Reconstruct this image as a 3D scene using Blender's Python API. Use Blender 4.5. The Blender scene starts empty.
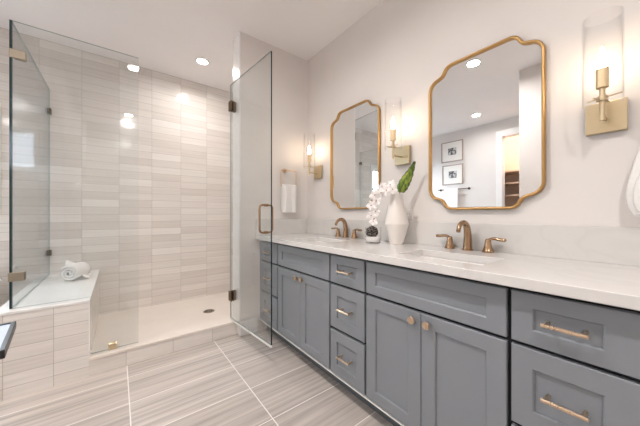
import bpy, bmesh, math, random
from mathutils import Vector, Matrix, noise
random.seed(7)
S = bpy.context.scene
col = S.collection

# ------------------------------------------------------------------ camera
CAM = Vector((-1.63, 0.0, 1.115))
cd = bpy.data.cameras.new('camera'); cam = bpy.data.objects.new('camera', cd); col.objects.link(cam)
cd.sensor_width = 36.0; cd.lens = 262.0 / 640.0 * 36.0; cd.shift_y = 0.5 / 640.0; cd.clip_start = 0.02
cam.location = CAM
cam.rotation_euler = (math.radians(90), 0, -math.atan2(.6115, .7912))
S.camera = cam

# ------------------------------------------------------------------ world, lights, exposure
S.view_settings.view_transform = 'Standard'
S.view_settings.look = 'None'
S.view_settings.gamma = 1.0
S.view_settings.use_curve_mapping = False
S.view_settings.exposure = 0.08
S.cycles.max_bounces = 14; S.cycles.diffuse_bounces = 7; S.cycles.glossy_bounces = 6
S.cycles.transmission_bounces = 8; S.cycles.transparent_max_bounces = 24
S.cycles.caustics_reflective = False; S.cycles.caustics_refractive = False
S.cycles.sample_clamp_indirect = 6.0

w = bpy.data.worlds.new('daylight'); S.world = w; w.use_nodes = True
nt = w.node_tree; bg = nt.nodes['Background']
bg.inputs['Color'].default_value = (0.80, 0.90, 1.0, 1); bg.inputs['Strength'].default_value = 24.0

def light_area(name, loc, rot, size, energy, color, size_y=None, shape=None, spread=None, portal=False):
    l = bpy.data.lights.new(name, 'AREA'); l.energy = energy; l.color = color
    if shape: l.shape = shape
    l.size = size
    if size_y: l.shape = 'RECTANGLE'; l.size_y = size_y
    if spread: l.spread = spread
    o = bpy.data.objects.new(name, l); col.objects.link(o); o.location = loc; o.rotation_euler = rot
    if portal: l.cycles.is_portal = True
    return o
R90 = math.pi / 2
# daylight through the tub window (back wall) and the high window behind the photographer
light_area('window_daylight', (-2.985, 3.72, 1.62), (-R90, 0, 0), .90, 1, (.84, .92, 1.0), .80, portal=True)
light_area('rear_window_daylight', (-3.05, -1.64, 2.17), (R90, 0, 0), .66, 1, (.84, .92, 1.0), .62, portal=True)
CANS = [(-.898, 3.039), (-1.483, 1.245), (-3.15, 1.87), (-1.483, -.55), (-3.15, .1)]  # last two are unseen downlights added to brighten the room
CAN_W = [8.5, 22, 9, 18, 11]
for (x, y), e in zip(CANS, CAN_W):
    light_area('downlight_glow', (x, y, 2.757), (0, 0, 0), .11, e, (1.0, .94, .90), shape='DISK', spread=math.radians(165))

# ------------------------------------------------------------------ materials
def mat(name, base=(.8, .8, .8), rough=.5, metal=0.0, spec=.5, coat=0.0):
    m = bpy.data.materials.new(name); m.use_nodes = True
    b = m.node_tree.nodes['Principled BSDF']
    b.inputs['Base Color'].default_value = (*base, 1); b.inputs['Roughness'].default_value = rough
    b.inputs['Metallic'].default_value = metal; b.inputs['Specular IOR Level'].default_value = spec
    b.inputs['Coat Weight'].default_value = coat
    return m
def N(m, t, **k):
    n = m.node_tree.nodes.new(t)
    for a, v in k.items(): setattr(n, a, v)
    return n
def L(m, a, b): m.node_tree.links.new(a, b)
def bsdf(m): return m.node_tree.nodes['Principled BSDF']

def objcoord(m, scale=(1, 1, 1), loc=(0, 0, 0), axes=None):
    """object coordinates -> optional axis swizzle -> mapping"""
    tc = N(m, 'ShaderNodeTexCoord'); src = tc.outputs['Object']
    if axes:
        sp = N(m, 'ShaderNodeSeparateXYZ'); cb = N(m, 'ShaderNodeCombineXYZ'); L(m, src, sp.inputs[0])
        for i, a in enumerate(axes): L(m, sp.outputs['XYZ'.index(a)], cb.inputs[i])
        src = cb.outputs[0]
    mp = N(m, 'ShaderNodeMapping'); mp.inputs['Scale'].default_value = scale; mp.inputs['Location'].default_value = loc
    L(m, src, mp.inputs['Vector']); return mp.outputs[0]
def bump(m, h, strength=.2, dist=.002):
    b = N(m, 'ShaderNodeBump'); b.inputs['Strength'].default_value = strength; b.inputs['Distance'].default_value = dist
    L(m, h, b.inputs['Height']); L(m, b.outputs[0], bsdf(m).inputs['Normal']); return b
def noisy(m, c1, c2, scale, lo=.35, hi=.65, detail=4, vec=None, to='Base Color'):
    n = N(m, 'ShaderNodeTexNoise'); n.inputs['Scale'].default_value = scale; n.inputs['Detail'].default_value = detail
    if vec is not None: L(m, vec, n.inputs['Vector'])
    r = N(m, 'ShaderNodeValToRGB'); r.color_ramp.elements[0].position = lo; r.color_ramp.elements[1].position = hi
    r.color_ramp.elements[0].color = (*c1, 1); r.color_ramp.elements[1].color = (*c2, 1)
    L(m, n.outputs['Fac'], r.inputs[0])
    if to: L(m, r.outputs[0], bsdf(m).inputs[to])
    return n, r

M = {}
M['wall'] = mat('wall_paint', (.76, .735, .715), .62, spec=.3)
n_, r_ = noisy(M['wall'], (.735, .705, .685), (.755, .725, .705), 3.0, vec=objcoord(M['wall']))
M['outside_grey'] = mat('outside_render', (.30, .31, .33), .8); noisy(M['outside_grey'], (.29, .30, .32), (.31, .32, .34), 3)
M['ceiling'] = mat('ceiling_paint', (.80, .775, .765), .75, spec=.2)
noisy(M['ceiling'], (.89, .865, .86), (.91, .885, .88), 2.0, vec=objcoord(M['ceiling']))
M['trim'] = mat('trim_paint', (.84, .84, .84), .35)
noisy(M['trim'], (.83, .83, .83), (.85, .85, .85), 4.0, vec=objcoord(M['trim']))

def tile_mat(name, w, h, loc, axes, c1, c2, grout, streak_scale, streak, rough, gsize=.002, coat=0.0, bumpd=.0015, bias=0.0, wavy=0.0):
    m = mat(name, c1, rough, coat=coat)
    v = objcoord(m, (1, 1, 1), loc, axes)
    b = N(m, 'ShaderNodeTexBrick', offset=0.0, squash=1.0)
    L(m, v, b.inputs['Vector']); b.inputs['Scale'].default_value = 1.0
    b.inputs['Brick Width'].default_value = w; b.inputs['Row Height'].default_value = h
    b.inputs['Mortar Size'].default_value = gsize; b.inputs['Mortar Smooth'].default_value = .1; b.inputs['Bias'].default_value = bias
    b.inputs['Color1'].default_value = (*c1, 1); b.inputs['Color2'].default_value = (*c2, 1); b.inputs['Mortar'].default_value = (*grout, 1)
    # striations that run along the tile, shifted from tile to tile
    b2 = N(m, 'ShaderNodeTexBrick', offset=0.0, squash=1.0)
    L(m, v, b2.inputs['Vector']); b2.inputs['Scale'].default_value = 1.0
    b2.inputs['Brick Width'].default_value = w; b2.inputs['Row Height'].default_value = h; b2.inputs['Mortar Size'].default_value = 0
    b2.inputs['Color1'].default_value = (0, 0, 0, 1); b2.inputs['Color2'].default_value = (9, 9, 9, 1)
    mp = N(m, 'ShaderNodeMapping'); mp.inputs['Scale'].default_value = streak_scale; L(m, v, mp.inputs['Vector'])
    ad = N(m, 'ShaderNodeVectorMath', operation='ADD'); L(m, mp.outputs[0], ad.inputs[0]); L(m, b2.outputs['Color'], ad.inputs[1])
    n = N(m, 'ShaderNodeTexNoise'); n.inputs['Scale'].default_value = 1.0; n.inputs['Detail'].default_value = 5; n.inputs['Roughness'].default_value = .6
    L(m, ad.outputs[0], n.inputs['Vector'])
    mr = N(m, 'ShaderNodeMapRange'); mr.inputs['From Min'].default_value = .3; mr.inputs['From Max'].default_value = .7
    mr.inputs['To Min'].default_value = 1 - streak; mr.inputs['To Max'].default_value = 1 + streak * .5
    L(m, n.outputs['Fac'], mr.inputs['Value'])
    mul = N(m, 'ShaderNodeMix', data_type='RGBA', blend_type='MULTIPLY'); mul.inputs['Factor'].default_value = 1.0
    L(m, b.outputs['Color'], mul.inputs[6]); L(m, mr.outputs[0], mul.inputs[7])
    mx = N(m, 'ShaderNodeMix', data_type='RGBA'); L(m, b.outputs['Fac'], mx.inputs['Factor'])
    L(m, mul.outputs[2], mx.inputs[6]); mx.inputs[7].default_value = (*grout, 1)
    L(m, mx.outputs[2], bsdf(m).inputs['Base Color'])
    inv = N(m, 'ShaderNodeMath', operation='SUBTRACT'); inv.inputs[0].default_value = 1.0; L(m, b.outputs['Fac'], inv.inputs[1])
    bu = bump(m, inv.outputs[0], .6, bumpd)
    if wavy:
        wn = N(m, 'ShaderNodeTexNoise'); wn.inputs['Scale'].default_value = 26; wn.inputs['Detail'].default_value = 1; L(m, v, wn.inputs['Vector'])
        b3 = N(m, 'ShaderNodeBump'); b3.inputs['Strength'].default_value = wavy; b3.inputs['Distance'].default_value = .004
        L(m, wn.outputs['Fac'], b3.inputs['Height']); L(m, b3.outputs[0], bu.inputs['Normal'])
    return m
# floor: 61 x 31 cm tiles, streaks across the room
M['floor'] = tile_mat('floor_tile', .6125, .308, (.962 + .6125 * 9, -1.592 + .308 * 20, 0), None,
                      (.52, .47, .435), (.61, .56, .525), (.86, .83, .79), (1.0, 38, 1), .30, .13, .0030, bumpd=.0008)
TC1, TC2, TG = (.69, .645, .605), (.81, .775, .74), (.46, .425, .395)
M['wall_tile'] = tile_mat('shower_wall_tile', .3, .0792, (1.916 + .3 * 20, 0, -1.105 + .0792 * 40), 'XZY', TC1, TC2, TG, (2.0, 60, 1), .07, .12, .0013, wavy=.12)
# mapping location is applied after the swizzle, so the row offset belongs in y
for m_, ly in ((M['wall_tile'], -1.105 + .0792 * 40),):
    for n in m_.node_tree.nodes:
        if n.type == 'MAPPING' and n.inputs['Location'].default_value[0] != 0:
            n.inputs['Location'].default_value[1] = ly; n.inputs['Location'].default_value[2] = 0
M['bench_tile'] = tile_mat('bench_tile', .214, .0792, (1.956 - 1.99 + .214 * 20, -.465 + .0792 * 30, 0), 'XZY', TC1, TC2, TG, (2.0, 60, 1), .09, .12, .0013)
M['curb_tile'] = tile_mat('curb_tile', .303, .3, (1.58 - 1.265 + .303 * 20, 1.5, 0), 'XZY', TC1, TC2, TG, (2.0, 60, 1), .09, .12, .0013)

def quartz(name, c, vein, rough=.14):
    m = mat(name, c, rough, spec=.5)
    v = objcoord(m)
    n = N(m, 'ShaderNodeTexNoise'); n.inputs['Scale'].default_value = 2.2; n.inputs['Detail'].default_value = 7; n.inputs['Distortion'].default_value = 1.6
    L(m, v, n.inputs['Vector'])
    r = N(m, 'ShaderNodeValToRGB'); e = r.color_ramp.elements
    e[0].position = .46; e[0].color = (*c, 1); e[1].position = .54; e[1].color = (*c, 1)
    k = e.new(.50); k.color = (*vein, 1)
    L(m, n.outputs['Fac'], r.inputs[0]); L(m, r.outputs[0], bsdf(m).inputs['Base Color'])
    return m
M['quartz'] = quartz('white_quartz', (.70, .69, .68), (.675, .665, .655))
M['splash'] = quartz('splash_quartz', (.665, .655, .64), (.64, .63, .61))
M['slab'] = quartz('bench_quartz', (.84, .84, .83), (.80, .80, .79), .2)
M['pan'] = mat('shower_pan_stone', (.80, .74, .68), .4); noisy(M['pan'], (.79, .73, .67), (.82, .76, .70), 5, vec=objcoord(M['pan']))
M['paint_blue'] = mat('cabinet_paint', (.225, .243, .270), .40, spec=.4)
noisy(M['paint_blue'], (.240, .260, .288), (.250, .270, .298), 6, vec=objcoord(M['paint_blue']))
M['carcass'] = mat('cabinet_gap_dark', (.018, .020, .026), .5, spec=.3); noisy(M['carcass'], (.016, .018, .024), (.020, .022, .028), 8)
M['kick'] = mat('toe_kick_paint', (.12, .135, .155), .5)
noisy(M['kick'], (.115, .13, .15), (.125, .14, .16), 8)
def metal(name, c, rough):
    m = mat(name, c, rough, 1.0)
    n = N(m, 'ShaderNodeTexNoise'); n.inputs['Scale'].default_value = 120; L(m, objcoord(m, (1, 1, .06)), n.inputs['Vector'])
    mr = N(m, 'ShaderNodeMapRange'); mr.inputs['To Min'].default_value = rough * .85; mr.inputs['To Max'].default_value = rough * 1.2
    L(m, n.outputs['Fac'], mr.inputs['Value']); L(m, mr.outputs[0], bsdf(m).inputs['Roughness'])
    return m
M['brass'] = metal('champagne_bronze', (.72, .55, .40), .28)
M['faucet'] = metal('brushed_bronze', (.42, .28, .175), .22)
M['gold'] = metal('aged_gold_frame', (.50, .31, .13), .36)
M['satin_brass'] = metal('satin_brass', (.62, .52, .35), .36)
M['pewter'] = metal('brushed_nickel_gold', (.36, .31, .24), .45)
M['dark_bronze'] = metal('dark_bronze', (.13, .085, .045), .4)
M['mirror'] = mat('mirror_silver', (.90, .91, .92), .0, 1.0)
M['drain'] = metal('drain_metal', (.35, .30, .26), .4)
M['black'] = mat('black_metal', (.015, .015, .017), .35); noisy(M['black'], (.013, .013, .015), (.018, .018, .02), 20)
M['gloss_blue_reflect'] = mat('glossy_table_top', (.78, .83, .92), .08, coat=.5); noisy(M['gloss_blue_reflect'], (.60, .70, .86), (.62, .72, .88), 5)  # white top coloured blue: the window's reflection is painted in
M['porcelain'] = mat('porcelain', (.86, .85, .84), .12, coat=.3); noisy(M['porcelain'], (.855, .845, .835), (.865, .855, .845), 5)
M['vase'] = mat('matte_white_ceramic', (.80, .76, .725), .55); noisy(M['vase'], (.79, .75, .715), (.81, .77, .735), 30)
M['towel'] = mat('white_terry', (.86, .85, .84), .95, spec=.1)
t_n, _ = noisy(M['towel'], (.82, .81, .80), (.88, .87, .86), 260, vec=objcoord(M['towel'])); bump(M['towel'], t_n.outputs['Fac'], .5, .002)
bsdf(M['towel']).inputs['Sheen Weight'].default_value = .3
M['petal'] = mat('white_petal', (.86, .80, .79), .6); noisy(M['petal'], (.86, .82, .81), (.90, .88, .87), 60)
bsdf(M['petal']).inputs['Subsurface Weight'].default_value = .15; bsdf(M['petal']).inputs['Subsurface Radius'].default_value = (.01, .01, .01)
M['petal_heart'] = mat('flower_heart', (.22, .08, .07), .6); noisy(M['petal_heart'], (.25, .10, .08), (.16, .05, .05), 90)
M['stem'] = mat('stem_brown', (.17, .10, .06), .6); noisy(M['stem'], (.15, .09, .05), (.2, .13, .07), 60)
M['moss'] = mat('dark_bark', (.05, .045, .045), .9)
m_n, _ = noisy(M['moss'], (.02, .018, .02), (.22, .19, .17), 110, .45, .62, vec=objcoord(M['moss'])); bump(M['moss'], m_n.outputs['Fac'], 1, .005)
M['leaf'] = mat('variegated_leaf', (.12, .25, .03), .35)
noisy(M['leaf'], (.045, .14, .015), (.33, .42, .06), 45, .42, .62, vec=objcoord(M['leaf'], (1, 1, .5)))
M['leaf_edge'] = mat('leaf_edge', (.06, .035, .02), .5); noisy(M['leaf_edge'], (.05, .03, .02), (.08, .05, .02), 60)
M['hedge'] = mat('hedge_leaf', (.12, .30, .05), .6); noisy(M['hedge'], (.022, .055, .012), (.07, .15, .03), 9, vec=objcoord(M['hedge']))
M['shelf'] = mat('closet_shelf_board', (.66, .48, .35), .5); noisy(M['shelf'], (.63, .45, .33), (.69, .51, .38), 5, vec=objcoord(M['shelf'], (1, 8, 8)))
M['closet'] = mat('closet_wall_paint', (.74, .63, .54), .7); noisy(M['closet'], (.73, .62, .53), (.75, .64, .55), 4)
M['paper'] = mat('print_mat_board', (.82, .80, .77), .7); noisy(M['paper'], (.81, .79, .76), (.83, .81, .78), 6)
M['frame_silver'] = mat('picture_frame_wood', (.42, .34, .29), .45); noisy(M['frame_silver'], (.38, .30, .26), (.46, .38, .32), 20)
M['print'] = mat('grey_print', (.3, .3, .3), .7); noisy(M['print'], (.05, .05, .055), (.60, .60, .60), 28, .42, .6, vec=objcoord(M['print']))
M['plastic'] = mat('outlet_plastic', (.82, .80, .78), .3); noisy(M['plastic'], (.81, .79, .77), (.83, .81, .79), 5)
M['slot'] = mat('outlet_slot', (.05, .05, .05), .5); noisy(M['slot'], (.04, .04, .04), (.06, .06, .06), 5)
M['candle'] = mat('candle_sleeve', (.78, .62, .40), .4, metal=.6); noisy(M['candle'], (.76, .60, .38), (.80, .64, .42), 30)

def glass(name, tint, refl_boost=0.0, rough=0.0, ior=1.5):
    m = bpy.data.materials.new(name); m.use_nodes = True; nt = m.node_tree
    nt.nodes.remove(nt.nodes['Principled BSDF']); out = nt.nodes['Material Output']
    tr = nt.nodes.new('ShaderNodeBsdfTransparent'); tr.inputs[0].default_value = (*tint, 1)
    gl = nt.nodes.new('ShaderNodeBsdfGlossy'); gl.inputs['Roughness'].default_value = rough
    fr = nt.nodes.new('ShaderNodeFresnel'); fr.inputs['IOR'].default_value = 1.5
    ge = nt.nodes.new('ShaderNodeNewGeometry')       # Fresnel against the outer side whichever way the face is seen
    ve = nt.nodes.new('ShaderNodeMath'); ve.operation = 'ADD'; ve.inputs[1].default_value = refl_boost
    iorm = nt.nodes.new('ShaderNodeMix'); iorm.data_type = 'FLOAT'
    nt.links.new(ge.outputs['Backfacing'], iorm.inputs['Factor']); iorm.inputs[2].default_value = ior; iorm.inputs[3].default_value = 1 / ior
    nt.links.new(iorm.outputs[0], fr.inputs['IOR'])
    nt.links.new(fr.outputs[0], ve.inputs[0])
    mx = nt.nodes.new('ShaderNodeMixShader')
    nt.links.new(ve.outputs[0], mx.inputs[0]); nt.links.new(tr.outputs[0], mx.inputs[1]); nt.links.new(gl.outputs[0], mx.inputs[2])
    nt.links.new(mx.outputs[0], out.inputs[0]); return m
M['glass'] = glass('shower_glass', (.962, .975, .975), .006)
M['glass_edge'] = mat('glass_edge', (.010, .030, .034), .1); noisy(M['glass_edge'], (.008, .026, .03), (.012, .034, .038), 10)  # dark colour painted in for the reflection inside the glass edge
M['glass_rim'] = mat('polished_glass_rim', (.30, .38, .37), .1); noisy(M['glass_rim'], (.28, .36, .35), (.32, .40, .39), 10)
M['clear'] = glass('clear_glass', (.993, .993, .993), ior=1.14)
M['pane'] = glass('window_pane', (.97, .98, .98))
M['sweep'] = mat('frosted_vinyl', (.80, .80, .78), .35); noisy(M['sweep'], (.79, .79, .77), (.81, .81, .79), 10)

def emit(name, c, s):
    m = bpy.data.materials.new(name); m.use_nodes = True; b = m.node_tree.nodes['Principled BSDF']
    b.inputs['Base Color'].default_value = (*c, 1); b.inputs['Emission Color'].default_value = (*c, 1); b.inputs['Emission Strength'].default_value = s
    n = m.node_tree.nodes.new('ShaderNodeTexNoise'); n.inputs['Scale'].default_value = 3
    r = m.node_tree.nodes.new('ShaderNodeMapRange'); r.inputs['To Min'].default_value = .25; r.inputs['To Max'].default_value = .3
    m.node_tree.links.new(n.outputs['Fac'], r.inputs['Value']); m.node_tree.links.new(r.outputs[0], b.inputs['Roughness'])
    return m
M['bulb'] = emit('lit_bulb', (1.0, .76, .53), 52)
M['lens'] = emit('lit_downlight', (1.0, .93, .84), 14)

# ------------------------------------------------------------------ mesh helpers
class MB:
    def __init__(s): s.bm = bmesh.new()
    def box(s, x0, x1, y0, y1, z0, z1, bev=0.0, seg=1, mi=0):
        x0, x1 = sorted((x0, x1)); y0, y1 = sorted((y0, y1)); z0, z1 = sorted((z0, z1))
        b = bmesh.new()
        bmesh.ops.create_cube(b, size=1.0)
        for v in b.verts: v.co = Vector(((v.co.x + .5) * (x1 - x0) + x0, (v.co.y + .5) * (y1 - y0) + y0, (v.co.z + .5) * (z1 - z0) + z0))
        if bev > 0: bmesh.ops.bevel(b, geom=b.edges[:], offset=bev, segments=seg, profile=.5, affect='EDGES')
        s.merge(b, smooth=False, mi=mi); return s
    def merge(s, b, smooth=False, mat4=None, mi=0):
        mp = {}
        for v in b.verts: mp[v] = s.bm.verts.new(mat4 @ v.co if mat4 else v.co)
        for f in b.faces:
            try: nf = s.bm.faces.new([mp[v] for v in f.verts])
            except ValueError: continue
            nf.smooth = smooth or f.smooth; nf.material_index = mi
        b.free(); return s
    def grid(s, rows, close_u=False, close_v=False, smooth=True, cap0=False, cap1=False, mi=0):
        """rows: list of lists of points"""
        V = [[s.bm.verts.new(p) for p in r] for r in rows]
        nr, nc = len(V), len(V[0])
        for i in range(nr if close_v else nr - 1):
            for j in range(nc if close_u else nc - 1):
                a, b, c, d = V[i][j], V[i][(j + 1) % nc], V[(i + 1) % nr][(j + 1) % nc], V[(i + 1) % nr][j]
                try: f = s.bm.faces.new((a, b, c, d))
                except ValueError: continue
                f.smooth = smooth; f.material_index = mi
        if cap0: f = s.bm.faces.new(V[0][::-1]); f.material_index = mi
        if cap1: f = s.bm.faces.new(V[-1]); f.material_index = mi
        return s
    def lathe(s, cx, cy, prof, n=32, smooth=True, cap0=False, cap1=False, mi=0):
        rows = [[Vector((cx + r * math.cos(2 * math.pi * k / n), cy + r * math.sin(2 * math.pi * k / n), z)) for k in range(n)] for r, z in prof]
        return s.grid(rows, close_u=True, smooth=smooth, cap0=cap0, cap1=cap1, mi=mi)
    def tube(s, pts, rad, n=12, closed=False, smooth=True, sect=None, mi=0):
        pts = [Vector(p) for p in pts]; N_ = len(pts)
        rs = rad if isinstance(rad, (list, tuple)) else [rad] * N_
        rows = []; up = None
        for i, p in enumerate(pts):
            if closed: t = (pts[(i + 1) % N_] - pts[i - 1]).normalized()
            else: t = (pts[min(i + 1, N_ - 1)] - pts[max(i - 1, 0)]).normalized()
            if up is None:
                up = Vector((0, 0, 1)) if abs(t.z) < .9 else Vector((1, 0, 0))
            a = (up - t * up.dot(t)).normalized(); b = t.cross(a); up = a
            if sect: rows.append([p + a * (q[0] * rs[i]) + b * (q[1] * rs[i]) for q in sect])
            else: rows.append([p + (a * math.cos(2 * math.pi * k / n) + b * math.sin(2 * math.pi * k / n)) * rs[i] for k in range(n)])
        return s.grid(rows, close_u=True, close_v=closed, smooth=smooth, cap0=not closed, cap1=not closed, mi=mi)
    def cyl(s, a, b, r, n=20, mi=0, r2=None):
        a = Vector(a); b = Vector(b); t = (b - a).normalized(); up = Vector((0, 0, 1)) if abs(t.z) < .9 else Vector((1, 0, 0))
        p = (up - t * up.dot(t)).normalized(); q = t.cross(p); r2 = r if r2 is None else r2
        e = min(.0012, r * .2)
        rows = [[c + (p * math.cos(2 * math.pi * k / n) + q * math.sin(2 * math.pi * k / n)) * rr for k in range(n)]
                for c, rr in ((a, r - e), (a + t * e, r), (b - t * e, r2), (b, r2 - e))]
        s.grid(rows, close_u=True, smooth=False, cap0=True, cap1=True, mi=mi)
        for f in s.bm.faces:
            if len(f.verts) == 4 and n > 4 and f.calc_area() > 0: pass
        return s
    def ball(s, c, rx, ry=None, rz=None, sub=3, mi=0, wob=0.0):
        b = bmesh.new(); bmesh.ops.create_icosphere(b, subdivisions=sub, radius=1.0)
        ry = ry or rx; rz = rz or rx
        for v in b.verts:
            k = 1 + (noise.noise(v.co * 3.1 + Vector(c) * 7) * wob if wob else 0)
            v.co = Vector((v.co.x * rx * k, v.co.y * ry * k, v.co.z * rz * k)) + Vector(c)
        return s.merge(b, smooth=True, mi=mi)
    def xf(s, m4):
        for v in s.bm.verts: v.co = m4 @ v.co
        return s
    def build(s, name, material, parent=None, origin=None):
        """vertices are given in world coordinates; a part is stored relative to its parent"""
        off = origin
        if parent is not None: off = worldloc(parent)
        if off is None: off = Vector((0, 0, 0))
        off = Vector(off)
        for v in s.bm.verts: v.co -= off
        bmesh.ops.recalc_face_normals(s.bm, faces=s.bm.faces[:])
        me = bpy.data.meshes.new(name); s.bm.to_mesh(me); s.bm.free()
        for mm in (material if isinstance(material, (list, tuple)) else [material]): me.materials.append(mm)
        o = bpy.data.objects.new(name, me); col.objects.link(o)
        if parent is not None: o.parent = parent
        else: o.location = off
        return o
def worldloc(o):
    v = Vector(o.location); p = o.parent
    while p: v += p.location; p = p.parent
    return v
def struct(name, mb, m, parent=None):
    o = mb.build(name, m, parent)
    if parent is None: o['kind'] = 'structure'
    return o
def tag(o, label, cat, group=None):
    o['label'] = label; o['category'] = cat
    if group: o['group'] = group
    return o
def thing(name, loc, label, cat, group=None):
    o = bpy.data.objects.new(name, None); col.objects.link(o); o.location = loc; o.empty_display_size = .05
    return tag(o, label, cat, group)
def dup(root, delta, label, group=None):
    def cp(o, parent):
        c = o.copy(); col.objects.link(c)
        if parent: c.parent = parent
        for ch in [q for q in o.children]: cp(ch, c)
        return c
    r = cp(root, None); r.location = Vector(root.location) + Vector(delta); r['label'] = label
    if group: r['group'] = group
    return r
def smoothpts(pts, n=6, closed=False):
    """Catmull-Rom through the points"""
    P = [Vector(p) for p in pts]; out = []; K = len(P)
    for i in range(K if closed else K - 1):
        g = (lambda j: P[j % K]) if closed else (lambda j: P[min(max(j, 0), K - 1)])
        p0, p1, p2, p3 = g(i - 1), g(i), g(i + 1), g(i + 2)
        for k in range(n):
            t = k / n
            out.append(.5 * ((2 * p1) + (p2 - p0) * t + (2 * p0 - 5 * p1 + 4 * p2 - p3) * t * t + (3 * p1 - p0 - 3 * p2 + p3) * t ** 3))
    if not closed: out.append(P[-1])
    return out

# ------------------------------------------------------------------ the room
XL, YR, YB, H = -3.77, -1.5, 3.58, 2.77
STY, CURB0, CURB1 = 2.33, 2.385, 2.50
JX = -.7535
struct('floor', MB().box(XL - .1, .1, YR - .1, YB + .1, -.1, 0), M['floor'])
struct('ceiling', MB().box(XL - .7, .1, YR - .1, YB + .1, H, H + .1), M['ceiling'])
struct('wall_right', MB().box(0, .1, YR, YB, 0, H), M['wall'])
# back wall, tiled, with the tub window opening
WX0, WX1, WZ0, WZ1 = -3.45, -2.52, 1.2, 2.03
b = MB().box(WX1, .1, YB, YB + .14, 0, H).box(XL, WX0, YB, YB + .14, 0, H).box(WX0, WX1, YB, YB + .14, 0, WZ0).box(WX0, WX1, YB, YB + .14, WZ1, H)
struct('wall_back', b, M['wall_tile'])
# rear wall with one high window
RX0, RX1, RZ0, RZ1 = -3.39, -2.71, 1.85, 2.48
b = MB().box(XL, RX0, YR - .14, YR, 0, H).box(RX0, RX1, YR - .14, YR, 0, RZ0).box(RX0, RX1, YR - .14, YR, RZ1, H)
b.box(RX1, .1, YR - .14, YR, 0, H)
struct('wall_rear', b, M['wall'])
# left wall with the closet opening
DY0, DY1, DZ = .92, 1.69, 2.47
b = MB().box(XL - .12, XL, YR - .14, DY0, 0, H).box(XL - .12, XL, DY1, YB + .14, 0, H).box(XL - .12, XL, DY0, DY1, DZ, H)
struct('wall_left', b, M['wall'])
struct('wall_partition', MB().box(-2.20, -2.08, YR, .99, 0, H), M['wall'])
b = MB().box(XL - .12, XL - .62, DY0 - .3, DY0 - .2, 0, H).box(XL - .12, XL - .62, DY1 + .2, DY1 + .3, 0, H).box(XL - .7, XL - .6, DY0 - .3, DY1 + .3, 0, H).box(XL - .62, XL - .12, DY0 - .2, DY1 + .2, -.1, 0)
struct('wall_closet', b, M['closet'])
struct('wall_stub', MB().box(JX + .012, 0, STY, 2.50, 0, H), M['wall'])
struct('trim_shower_jamb', MB().box(JX, JX + .012, STY, 2.50, .0, H, .0008), M['slab'])
# baseboards
def baseboard(name, x0, x1, y0, y1, h=.13): struct(name, MB().box(x0, x1, y0, y1, 0, h, .003), M['trim'])
baseboard('baseboard_stub', -.752, -.585, STY - .014, STY)
baseboard('baseboard_left', XL, XL + .014, DY1 + .1, YB)
baseboard('baseboard_rear', -2.08, 0, YR, YR + .014)
baseboard('baseboard_partition', -2.08, -2.066, YR + .014, .99)
# closet casing + shelves
b = MB().box(XL, XL + .018, DY1, DY1 + .095, 0, DZ + .11, .003).box(XL, XL + .018, DY0 - .095, DY0, 0, DZ + .11, .003).box(XL, XL + .022, DY0, DY1, DZ, DZ + .11, .003)
struct('door_1', b, M['trim'])

def window(n, x0, x1, z0, z1, yin, yout, muntin=()):
    b = MB(); t = .07; d = 1 if yin > yout else -1
    for (a, c, e, f) in ((x0 - t, x0, z0 - t, z1 + t), (x1, x1 + t, z0 - t, z1 + t), (x0, x1, z1, z1 + t), (x0, x1, z0 - t, z0)):
        b.box(a, c, yin, yin + d * .018, e, f, .003)
    root = struct('window_%d' % n, b, M['trim'])
    ym = (yin + yout) / 2
    s = MB()
    for (a, c, e, f) in ((x0, x0 + .035, z0, z1), (x1 - .035, x1, z0, z1), (x0 + .035, x1 - .035, z1 - .035, z1), (x0 + .035, x1 - .035, z0, z0 + .035)):
        s.box(a, c, ym - .02, ym + .02, e, f, .002)
    for zz in muntin: s.box(x0 + .035, x1 - .035, ym - .015, ym + .015, zz - .015, zz + .015, .002)
    s.build('window_sash', M['trim'], root)
    g = MB().box(x0 + .03, x1 - .03, ym - .003, ym + .003, z0 + .03, z1 - .03); g.build('window_pane', M['pane'], root)
    return root
window(1, WX0, WX1, WZ0, WZ1, YB, YB + .14, (1.62,))
window(2, RX0, RX1, RZ0, RZ1, YR, YR - .14)

# greenery outside the tub window
def shrub(cx, cy, z0, rx, ry, rz, n, seed):
    random.seed(seed); b = MB()
    for k in range(n):
        a = random.uniform(0, 2 * math.pi); u = random.uniform(-1, 1); r = random.uniform(.65, 1.0)
        c = Vector((cx + rx * r * math.sqrt(1 - u * u) * math.cos(a), cy + ry * r * math.sqrt(1 - u * u) * math.sin(a), z0 + rz + rz * r * u))
        d = Vector((random.uniform(-1, 1), random.uniform(-1, 1), random.uniform(-.6, .6))).normalized(); e = d.cross(Vector((.3, .2, 1))).normalized()
        l = random.uniform(.05, .09)
        b.grid([[c - d * l, c - d * l], [c - e * l * .4, c + e * l * .4 + Vector((0, 0, .01))], [c + d * l, c + d * l + Vector((0, 0, .004))]], smooth=False)
    return b
sh = thing('garden_shrub', (-3.0, 5.1, -.1), 'green leafy shrub growing outside the window above the bathtub', 'shrub')
shrub(-3.0, 5.1, .3, 1.1, .45, .75, 1600, 3).build('foliage', M['hedge'], sh)
MB().tube([(-3.0, 5.1, -.1), (-2.98, 5.1, .5), (-3.02, 5.12, 1.3)], [.05, .04, .02]).build('trunk', M['stem'], sh)
sh = thing('garden_shrub', (-5.1, 5.2, -.1), 'taller green shrub outside, glimpsed through the tub window in the left mirror', 'shrub')
shrub(-5.1, 5.2, .25, .85, .45, .95, 1500, 8).build('foliage', M['hedge'], sh)
MB().tube([(-5.1, 5.2, -.1), (-5.08, 5.2, .5), (-5.12, 5.22, 1.5)], [.05, .04, .02]).build('trunk', M['stem'], sh)
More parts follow.
